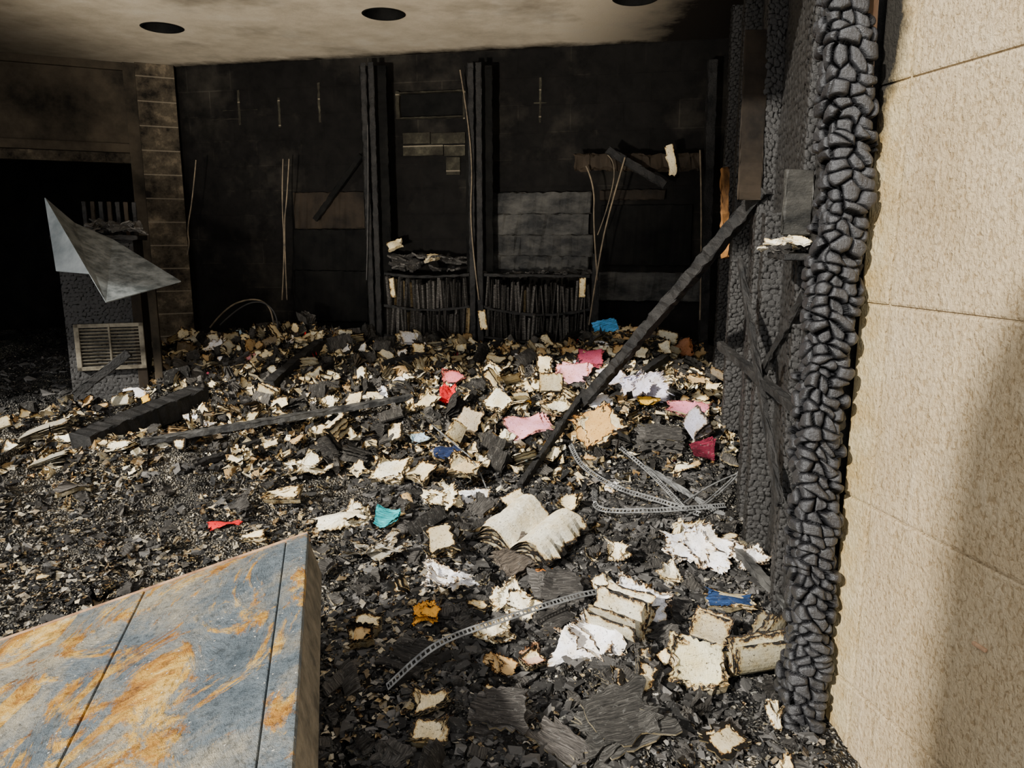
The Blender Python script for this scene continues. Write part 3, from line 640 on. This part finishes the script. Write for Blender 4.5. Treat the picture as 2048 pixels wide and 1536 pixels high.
# ---------------------------------------------------------------- NAMED BOOKS AND PAPERS
PINK=(.80,.36,.45);MAG=(.38,.06,.12);LIL=(.70,.68,.84);RED=(.8,.02,.03);BLUE=(.10,.42,.85);TEAL=(.03,.45,.5);NAVY=(.03,.06,.18);ORG=(.85,.42,.06);YEL=(.8,.5,.06);MAR=(.12,.01,.025);LBL=(.45,.62,.8);OCH=(.62,.36,.12)
def item(name,px,py,w,h,kind,tint,rot=0,lift=30,**k):
    g=on_ground(px,py+h*.25);t=(g-CAM).dot(FW);v=(g-CAM).normalized()
    l=math.radians(lift);nrm=Vector((0,-math.sin(l),math.cos(l)));s=max(.3,abs(v.dot(nrm)))
    W=w*t/FP;Hh=h*t/FP/s
    Hh=min(Hh,W*1.6+.02)
    KEEP.append((g.x,g.y,.36*max(W,.6*Hh)+.01));KEEP.append((g.x,g.y-.05,.25*W+.01))
    R=Rm(0,l+U(-.08,.08),U(-.12,.12))@Rm(math.radians(rot))
    ctr=g+Z*(Hh/2*math.sin(l)*.75+.022)
    B=Batch();bn=k.get('burn',.002)
    if kind=='book':
        th=k.get('th',.02);cv=U(.006,.025);ca=U(0,3);sdd=U(0,50);wv=W*.06
        def bf(x,y,_cv=cv,_ca=ca,_s=sdd,_w=wv):
            q=(x*math.cos(_ca)+y*math.sin(_ca))*2
            return _cv*q*q+_w*np.sin(x*5+_s)*np.cos(y*4+_s*2)
        block(B,ctr,R,W*.97,Hh*.97,th,k.get('pt',CREAM),side=np.array(CREAM)*.5,nx=12,ny=12,burn=bn,text=0,ragged=.2,bend=bf)
        for q in range(3):
            block(B,npv(ctr)+R@np.array([U(-.06,.06)*W,U(-.06,.06)*Hh,th/2+.003+.003*q]),R@Rm(U(-.16,.16)),W*U(.95,1.06),Hh*U(.95,1.06),.0015,tint if q==2 or bn<-.005 else np.array(CREAM)*U(.5,1),nx=18,ny=18,burn=bn,text=k.get('text',0),ragged=.22 if bn>-.005 else .1,bend=bf)
    elif kind=='page': block(B,ctr,R,W,Hh,.001,tint,nx=16,ny=16,curl=U(-.02,.03),ca=U(0,3),wave=.008,burn=bn,text=k.get('text',0),ragged=.22)
    elif kind=='crump': 
        W*=1.15;Hh*=1.15
        for q in range(k.get('n',3)):
            R2=R@Rm(U(-.9,.9),U(-.3,.3),U(-.3,.3)) if q else R;o=npv((U(-.28,.28)*W,U(-.1,.1)*Hh,U(-.005,.01)))if q else npv((0,0,0));ss=1 if q==0 else U(.5,.8)
            block(B,npv(ctr)+o,R2,W*ss,Hh*ss,.001,np.array(tint)*(1 if q==0 else U(.8,1)),nx=26,ny=26,crump=W*.18*ss,burn=bn-.005,text=k.get('text',0),ragged=.26)
    elif kind=='open': openbook(B,g+Z*.03,Rm(math.radians(rot),l*.6),W,Hh,tint,text=1,arch=k.get('arch',.3),n=8)
    elif kind=='fan': fan(B,ctr-Z*.01-Vector(R@np.array([W*.35,0,0])),R,W,Hh,k.get('n',9),k.get('amax',1.6),tint,k.get('c',.8))
    elif kind=='stack': stack(B,ctr-Z*.02,R,W,Hh,k.get('th',.06),k.get('n',10),k.get('lt',.12),k.get('st',tint if kind=='stack' else DK))
    return B.build(name,None,False)
it=item
it('open_burnt_book',1060,1065,195,110,'open',PALE,rot=-35,lift=20,arch=.45)
it('charred_book',1040,1115,150,90,'stack',(.09,.075,.06),rot=35,lift=25,th=.09,n=12,lt=.15)
it('charred_book',1120,1175,135,90,'stack',(.085,.08,.074),rot=-5,lift=30,th=.09,n=9,lt=.0)
it('burnt_page',1085,1150,50,14,'page',(.6,.2,.03),rot=0,lift=30,burn=-.01)
it('charred_book',890,1090,110,100,'stack',DK,rot=10,lift=30,th=.14,n=14,lt=.2)
it('charred_book',1120,1245,130,75,'stack',(.085,.08,.074),rot=25,lift=20,th=.08,n=10,lt=.05)
it('charred_book',1240,1430,240,160,'stack',(.09,.087,.08),rot=20,lift=14,th=.10,n=14,lt=.0)
it('charred_book',1000,1420,180,120,'stack',(.075,.07,.065),rot=-15,lift=14,th=.09,n=12,lt=.1)
it('charred_book',830,1310,160,95,'stack',DK,rot=-25,lift=14,th=.07,n=10,lt=.1)
it('charred_book',1330,1280,100,55,'stack',DK,rot=30,lift=15,th=.07,n=10,lt=.1)
it('charred_book',960,1020,90,60,'stack',DK,rot=60,lift=25,th=.08,n=9,lt=.15)
it('charred_book',1120,1490,200,80,'stack',(.065,.06,.055),rot=-40,lift=10,th=.07,n=10,lt=.04)
it('charred_book',1450,1480,140,80,'stack',(.065,.06,.055),rot=30,lift=14,th=.07,n=10,lt=.1)
it('crumpled_paper',680,1042,130,48,'crump',PALE,rot=10,lift=20)
it('teal_book',776,1050,52,34,'book',TEAL,rot=-5,lift=25,burn=-.006)
it('red_book',450,1055,80,18,'page',RED,rot=20,lift=15,burn=-.006);it('burnt_book',500,1075,100,32,'stack',CREAM,rot=12,lift=10,th=.05,n=5)
it('crumpled_paper',1400,1105,160,95,'crump',WHITE,rot=-30,lift=35);it('crumpled_paper',1500,1120,85,55,'crump',WHITE,rot=15,lift=30)
it('crumpled_paper',1375,1065,80,22,'crump',PALE,rot=15,lift=30)
it('crumpled_paper',890,1165,120,52,'crump',WHITE,rot=-15,lift=25);it('crumpled_paper',1035,1215,90,95,'crump',PALE,rot=50,lift=35)
it('crumpled_paper',990,1275,100,55,'crump',PALE,rot=20,lift=25);it('crumpled_paper',1165,1290,170,85,'crump',WHITE,rot=10,lift=30)
it('splayed_book',1250,1245,110,85,'fan',PALE,rot=60,lift=20,amax=2.4,n=8,c=.9);it('crumpled_paper',1275,1225,130,95,'crump',WHITE,rot=-20,lift=50)
it('burnt_book',862,1480,92,60,'book',CREAM,rot=0,lift=20,text=1,pt=CREAM);it('burnt_book',868,1418,92,50,'book',CREAM,rot=8,lift=25,text=1,pt=CREAM,th=.012)
it('burnt_book',1395,1345,135,105,'book',(.74,.68,.44),rot=-12,lift=35,text=1,th=.05,burn=-.002);it('splayed_book',1415,1270,65,60,'fan',CREAM,rot=70,lift=20)
it('splayed_book',1505,1325,90,95,'fan',(.6,.54,.36),rot=100,lift=20,amax=2.2,n=16,c=1.5);it('splayed_book',1530,1285,75,70,'fan',(.5,.45,.32),rot=140,lift=40)
it('crumpled_paper',850,1238,60,52,'crump',ORG,rot=10,lift=40,burn=-.002);it('burnt_book',725,1290,60,44,'book',TANC,rot=10,lift=25,th=.03,burn=.008);it('burnt_book',735,1262,70,36,'book',CREAM,rot=-10,lift=15,th=.03,burn=.006)
it('burnt_book',1065,1335,60,44,'book',(.6,.4,.3),rot=25,lift=30,burn=.002);it('crumpled_paper',1000,1335,50,60,'crump',TANC,rot=60,lift=20)
it('navy_book',1455,1215,115,34,'book',(.02,.05,.14),rot=-8,lift=15,burn=.0);it('crumpled_paper',1552,1198,46,48,'crump',WHITE,lift=40);it('crumpled_paper',1230,1112,50,50,'crump',PALE,lift=35)
it('crumpled_paper',1215,1178,55,36,'crump',PALE,rot=40,lift=25);it('crumpled_paper',1340,1160,64,44,'crump',PALE,rot=40,lift=25)
it('crumpled_paper',1550,1440,35,90,'crump',PALE,rot=5,lift=50);it('crumpled_paper',745,1100,140,50,'crump',(.42,.40,.35),rot=5,lift=8,burn=.003)
it('crumpled_paper',1290,1200,50,30,'crump',TANC,rot=20,lift=30);it('burnt_page',1330,1330,40,40,'page',CREAM,rot=30,lift=60)
# middle
it('burnt_book',785,953,80,60,'book',PALE,rot=-12,lift=30,burn=-.002);it('burnt_book',845,957,60,52,'book',CREAM,rot=-30,lift=25);it('burnt_book',925,950,76,48,'book',(.76,.58,.32),rot=-18,lift=25)
it('crumpled_paper',600,942,95,42,'crump',PALE,lift=20);it('burnt_book',570,1002,90,26,'book',CREAM,rot=5,lift=12);it('navy_book',895,915,76,28,'book',(.02,.035,.10),rot=20,lift=18,burn=-.004)
it('light_blue_page',840,887,46,26,'page',LBL,rot=30,lift=25,burn=-.01);it('crumpled_paper',885,1008,80,40,'crump',PALE,rot=20,lift=30);it('burnt_page',1030,1005,70,40,'page',CREAM,rot=30,lift=30,text=1)
it('crumpled_paper',940,1000,60,36,'crump',WHITE,rot=20,lift=30);it('burnt_book',1140,1020,60,36,'book',CREAM,rot=50,lift=30)
it('pink_book',1058,862,92,44,'book',PINK,rot=15,lift=25,burn=-.006);it('burnt_book',1120,828,78,44,'book',PALE,rot=35,lift=30);it('scorched_tan_book',1195,868,108,80,'book',OCH,rot=25,lift=40,th=.05,pt=TANC,burn=.001)
it('red_crumpled_paper',893,798,44,44,'crump',RED,lift=45,burn=-.006);it('pink_book',906,768,46,22,'book',(.8,.22,.26),rot=15,lift=25,burn=-.006)
it('burnt_book',855,814,48,48,'book',CREAM,rot=-25,lift=40);it('burnt_book',998,816,64,52,'book',PALE,rot=-35,lift=40);it('burnt_page',938,852,62,68,'page',(.6,.5,.35),rot=-15,lift=45,text=1)
it('burnt_book',1087,742,42,44,'book',CREAM,rot=-10,lift=45);it('burnt_book',1092,782,64,28,'book',PALE,rot=3,lift=25);it('burnt_book',982,757,48,42,'book',PALE,rot=-40,lift=40)
it('pink_book',1146,759,70,40,'book',(.85,.42,.52),rot=-15,lift=30,burn=-.006);it('magenta_book',1182,727,56,32,'book',MAG,rot=-10,lift=35,burn=-.006);it('lilac_book',1226,766,54,42,'book',LIL,rot=20,lift=35,burn=-.006)
it('crumpled_paper',1292,787,110,50,'crump',LIL,rot=10,lift=30,burn=-.006);it('crumpled_paper',1200,812,54,38,'crump',WHITE,rot=-30,lift=35);it('yellow_page',1300,810,62,20,'page',YEL,rot=5,lift=30,burn=-.006)
it('pink_book',1375,832,110,36,'book',(.6,.2,.28),rot=-12,lift=25,burn=-.002);it('maroon_book',1405,913,48,40,'book',MAR,rot=-5,lift=40,burn=-.01)
it('splayed_book',1390,870,60,36,'fan',LIL,rot=20,lift=30);it('charred_book',1320,880,130,70,'stack',(.08,.076,.07),rot=0,lift=35,th=.11,n=12,lt=.05);it('burnt_book',1395,775,60,26,'book',TANC,rot=0,lift=25,burn=.004)
it('blue_book',1214,642,54,40,'book',BLUE,rot=15,lift=60,burn=-.008);it('burnt_book',1215,672,55,26,'book',CREAM,rot=-25,lift=10,th=.04,burn=.008);it('red_book',1146,667,32,16,'book',RED,lift=40,burn=-.01)
it('scorched_tan_book',1368,637,38,34,'book',(.45,.2,.1),rot=10,lift=60,burn=-.006);it('burnt_page',1330,706,32,34,'page',PALE,rot=10,lift=60);it('burnt_page',1282,716,34,32,'page',PALE,rot=-20,lift=40)
it('crumpled_paper',436,700,44,34,'crump',WHITE,lift=40);it('burnt_page',275,790,80,26,'page',WHITE,rot=15,lift=15);it('burnt_book',652,707,55,20,'book',(.62,.5,.3),rot=0,lift=25);it('crumpled_paper',632,682,38,28,'crump',PALE,lift=35)
it('burnt_book',370,687,34,16,'book',CREAM,rot=20,lift=20);it('splayed_book',80,872,120,26,'fan',(.6,.56,.45),rot=20,lift=5,amax=.25,n=7,c=.1);it('splayed_book',90,930,90,20,'fan',(.5,.46,.36),rot=15,lift=5,amax=.25,n=6,c=.1);it('burnt_page',245,902,80,20,'page',PALE,rot=8,lift=12)
it('burnt_page',35,905,70,16,'page',PALE,rot=5,lift=8);it('burnt_book',150,985,80,18,'book',(.12,.11,.10),rot=25,lift=5)
it('white_page',720,705,36,22,'page',(.9,.9,.88),rot=5,lift=40)
# ---------------------------------------------------------------- BOOK PILE (mass)
KP=np.array(KEEP)
def clear(x,y,g=0): return not np.any((KP[:,0]-x)**2+(KP[:,1]-y)**2<(KP[:,2]+g)**2)
BP=Batch()
def okxy(x,y): return x<XRW(y)-.07 and y<6.0-.2117*x-.36
def put(x,y,kind,sz,dark=.35,lift=.5,zo=0):
    z=Hf(x,y)+.012+zo;tl=U(.0,lift);R=Rm(0,tl,U(-.35,.35))@Rm(U(0,6.28))
    r=U(0,1);t=np.array(CREAM if r<.44 else PALE if r<.76 else TANC if r<.84 else GB if r<.93 else WHITE)*U(.8,1.02);bn=U(-.008,.012)
    if U(0,1)<.012: t=np.array(random.choice((PINK,LBL,RED,MAG,TEAL,YEL)));bn=-.004
    elif U(0,1)<dark: t=np.array((.06,.056,.05))*U(.3,1.8)
    w=sz*U(.6,1);h=sz*U(.8,1.4);c=(x,y,z+.005+h*.22*math.sin(tl))
    if kind=='book': block(BP,c,R,w,h,U(.008,.032),t,side=np.array(CREAM)*U(.1,.7),nx=10,ny=10,curl=U(-.01,.02),ca=U(0,3),wave=.008,burn=bn,ragged=.26)
    elif kind=='sheet': block(BP,c,R,w,h,.001,t,nx=10,ny=10,curl=U(-.03,.05),ca=U(0,3),wave=.01,burn=bn,ragged=.36,sheet=True)
    elif kind=='cr': block(BP,c,R,w,h*.9,.001,t,nx=13,ny=13,crump=w*.35,burn=bn,ragged=.4,sheet=True)
    elif kind=='fan': fan(BP,c,R,w,h,6,U(.3,1.6),t,U(.2,.9),0,bn)
    else: stack(BP,c,R,w,h,U(.02,.06),5,.12)
kinds=['book']*5+['sheet']*7+['cr']*8+['fan']*5+['stack']*6
n=0
while n<2300:
    x=U(-3.0,1.5);y=U(3.7,6.3)
    if not okxy(x,y): continue
    edge=-1.7+ (y-4.0)*-.6
    if x<edge and U(0,1)<.8: continue
    if y<4.3 and U(0,1)<.45: continue
    sz=U(.035,.15)
    if not clear(x,y,sz*.25): continue
    core=x>-.6 and y>4.1
    put(x,y,random.choice(kinds),sz,(.24 if core else .32) if vn(np.array(x*2.2),np.array(y*2.2),31)>.42 else .55,.85,U(0,.03));n+=1
for _ in range(470):
    x=U(-.6,1.0);y=U(1.5,3.8);sz=U(.03,.15)
    if okxy(x,y) and clear(x,y,sz*.35): put(x,y,random.choice(['stack']*6+['sheet','cr','sheet','fan']),sz,.72)
for _ in range(360):
    x=U(-4.6,-.6);y=U(2.4,4.9);sz=U(.03,.13)
    if clear(x,y,sz*.3): put(x,y,random.choice(['sheet','stack','stack','cr']),sz,.68)
BP.build('burnt_book_pile')
def rots(n,tmax):
    a=rng.uniform(0,6.28,n);b=rng.normal(0,tmax,n);c=rng.normal(0,tmax,n)
    ca,sa,cb_,sb_,cc,sc=np.cos(a),np.sin(a),np.cos(b),np.sin(b),np.cos(c),np.sin(c);o=np.zeros(n);i=np.ones(n)
    Rz=np.array([[ca,-sa,o],[sa,ca,o],[o,o,i]]).transpose(2,0,1);Rx=np.array([[i,o,o],[o,cb_,-sb_],[o,sb_,cb_]]).transpose(2,0,1);Ry=np.array([[cc,o,sc],[o,i,o],[-sc,o,cc]]).transpose(2,0,1)
    return Rx@Ry@Rz
def scatter(n,reg,smin,smax,dens=None,pw=2):
    x=rng.uniform(reg[0],reg[1],n);y=rng.uniform(reg[2],reg[3],n)
    m=(x<XRW(y)-.02)&(y<6.0-.2117*x-.1)
    if dens is not None: m&=rng.uniform(0,1,n)<dens(x,y)
    s=rng.uniform(0,1,n)**pw*(smax-smin)+smin
    return x[m],y[m],int(m.sum()),s[m]
SC=Batch()
def scraps(n,reg,smin,smax,pal,dens=None,burn=.0,tilt=.45,pw=2):
    x,y,n,s=scatter(n,reg,smin,smax,dens,pw)
    T=np.array([[-.5,-.5,0],[0,-.42,.12],[.5,-.5,.05],[-.5,.5,.02],[0,.55,.15],[.5,.45,-.03]])
    V=T[None]+rng.normal(0,.13,(n,6,3));V[:,:,1]*=rng.uniform(.25,1.1,n)[:,None];V=V*s[:,None,None]
    V=np.einsum('nij,nkj->nki',rots(n,tilt),V)
    z=H(x,y)+.014+s*.14;V+=np.stack([x,y,z],1)[:,None]
    F=np.array([[0,1,4,3],[1,2,5,4]]);F=(F[None]+np.arange(n)[:,None,None]*6).reshape(-1,4)
    p=np.array(pal);T_=p[rng.integers(0,len(p),n)]*rng.uniform(.5,1.05,n)[:,None]
    E=np.repeat(rng.uniform(.0,.035,n)-burn,6);SC.add(V.reshape(-1,3),F,np.repeat(T_,6,0),E,np.zeros((n*6,3)))
BK=(.04,.04,.04)
pal=[CREAM,PALE,CREAM,PALE,TANC,GB,BK,BK,BK,(.2,.18,.16)]
cl=lambda a,b:(lambda x,y:np.clip((vn(x*a,y*a,21)-.34)*2.6,.08,1)*b)
scraps(28000,(-3.0,1.7,3.6,6.4),.010,.065,pal,cl(3,1.),0,.6)
scraps(36000,(-4.8,-.2,1.9,4.8),.005,.034,[GB,(.34,.30,.24),(.2,.18,.15),(.6,.53,.4),(.6,.53,.4),BK,BK,(.36,.33,.28)],cl(3,1.),0,.3)
scraps(18000,(-.7,1.0,1.2,3.8),.003,.022,[GB,BK,BK,BK,(.16,.16,.155),(.65,.6,.5),(.16,.16,.15),(.3,.29,.27)],cl(4,.9),0,.4)
SC.build('paper_scraps')
CH=Batch()
def chunks(n,reg,smin,smax,pw=3):
    x,y,n,s=scatter(n,reg,smin,smax,None,pw)
    T=np.array([[a,b,c] for c in(-.5,.5) for b in(-.5,.5) for a in(-.5,.5)],float)
    V=(T[None]+rng.normal(0,.15,(n,8,3)))*np.stack([s*rng.uniform(.8,2.6,n),s*rng.uniform(.5,1.2,n),s*rng.uniform(.3,.8,n)],1)[:,None]
    V=np.einsum('nij,nkj->nki',rots(n,.3),V);V+=np.stack([x,y,H(x,y)+.006],1)[:,None]
    F=np.array([[0,2,3,1],[4,5,7,6],[0,1,5,4],[2,6,7,3],[0,4,6,2],[1,3,7,5]]);F=(F[None]+np.arange(n)[:,None,None]*8).reshape(-1,4)
    t=rng.uniform(.01,.10,n);T_=np.stack([t,t*.97,t*.93],1)
    CH.add(V.reshape(-1,3),F,np.repeat(T_,8,0),.04,np.repeat(rng.uniform(0,9,(n,3)),8,0)*np.array([1,1,0]))
chunks(16000,(-.7,1.0,1.2,3.8),.004,.034);chunks(12000,(-4.8,1.6,2.2,6.3),.005,.036)
CH.build('charcoal_chunks')
# added domed caster behind the viewer, shaped to throw a shadow on the stucco
th=np.linspace(0,2*np.pi,48,endpoint=False)
prof=[(.31,-.11),(.31,0),(.285,.03),(.285,2.50)]+[(.285*math.cos(a),2.50+.5*math.sin(a)) for a in np.linspace(.1,1.5,14)]
V=np.array([[-.8+r*np.cos(t),-.57+r*np.sin(t),z] for r,z in prof for t in th]);mesh('shadow_caster_column',V,gridF(48,len(prof),True),CONC,None,True)
# ---------------------------------------------------------------- LIGHT
w=bpy.data.worlds.new('overcast_sky');bpy.context.scene.world=w;w.use_nodes=True
w.node_tree.nodes['Background'].inputs[0].default_value=(.95,.97,1,1);w.node_tree.nodes['Background'].inputs[1].default_value=1.8
sd=bpy.data.lights.new('sun','SUN');sd.energy=9.8;sd.angle=math.radians(2);sd.color=(1,.96,.88)
so=bpy.data.objects.new('sun',sd);link(so)
so.rotation_euler=Vector((.62,.62,-.52)).to_track_quat('-Z','Y').to_euler()
fl=empty('ceiling_fill_rig')  # added fill spot on a stand, out of view, brightens the ceiling
lp=Vector((-1.6,-.8,.55));tgt=Vector((-.9,5.0,2.85));fd=(tgt-lp).normalized()
sx=fd.cross(Z).normalized();su=sx.cross(fd)
obox('fill_housing',lp-fd*.10,sx,fd,su,(.30,.12,.22),BLACKW,fl,.01)
for s_ in (-1,1): beam('fill_stand_leg',lp-fd*.1+sx*.14*s_,Vector((lp.x+.2*s_,lp.y-.1,-.11)),.025,.025,STRIP,fl,0)
beam('fill_stand_leg',lp-fd*.12,Vector((lp.x,lp.y-.35,-.11)),.025,.025,STRIP,fl,0)
ld=bpy.data.lights.new('ceiling_fill_spot','SPOT');ld.energy=1800;ld.spot_size=math.radians(46);ld.spot_blend=.7;ld.shadow_soft_size=.12;ld.color=(1,.94,.84)
lo=bpy.data.objects.new('ceiling_fill_spot',ld);link(lo,fl);lo.location=lp;lo.rotation_euler=fd.to_track_quat('-Z','Y').to_euler()
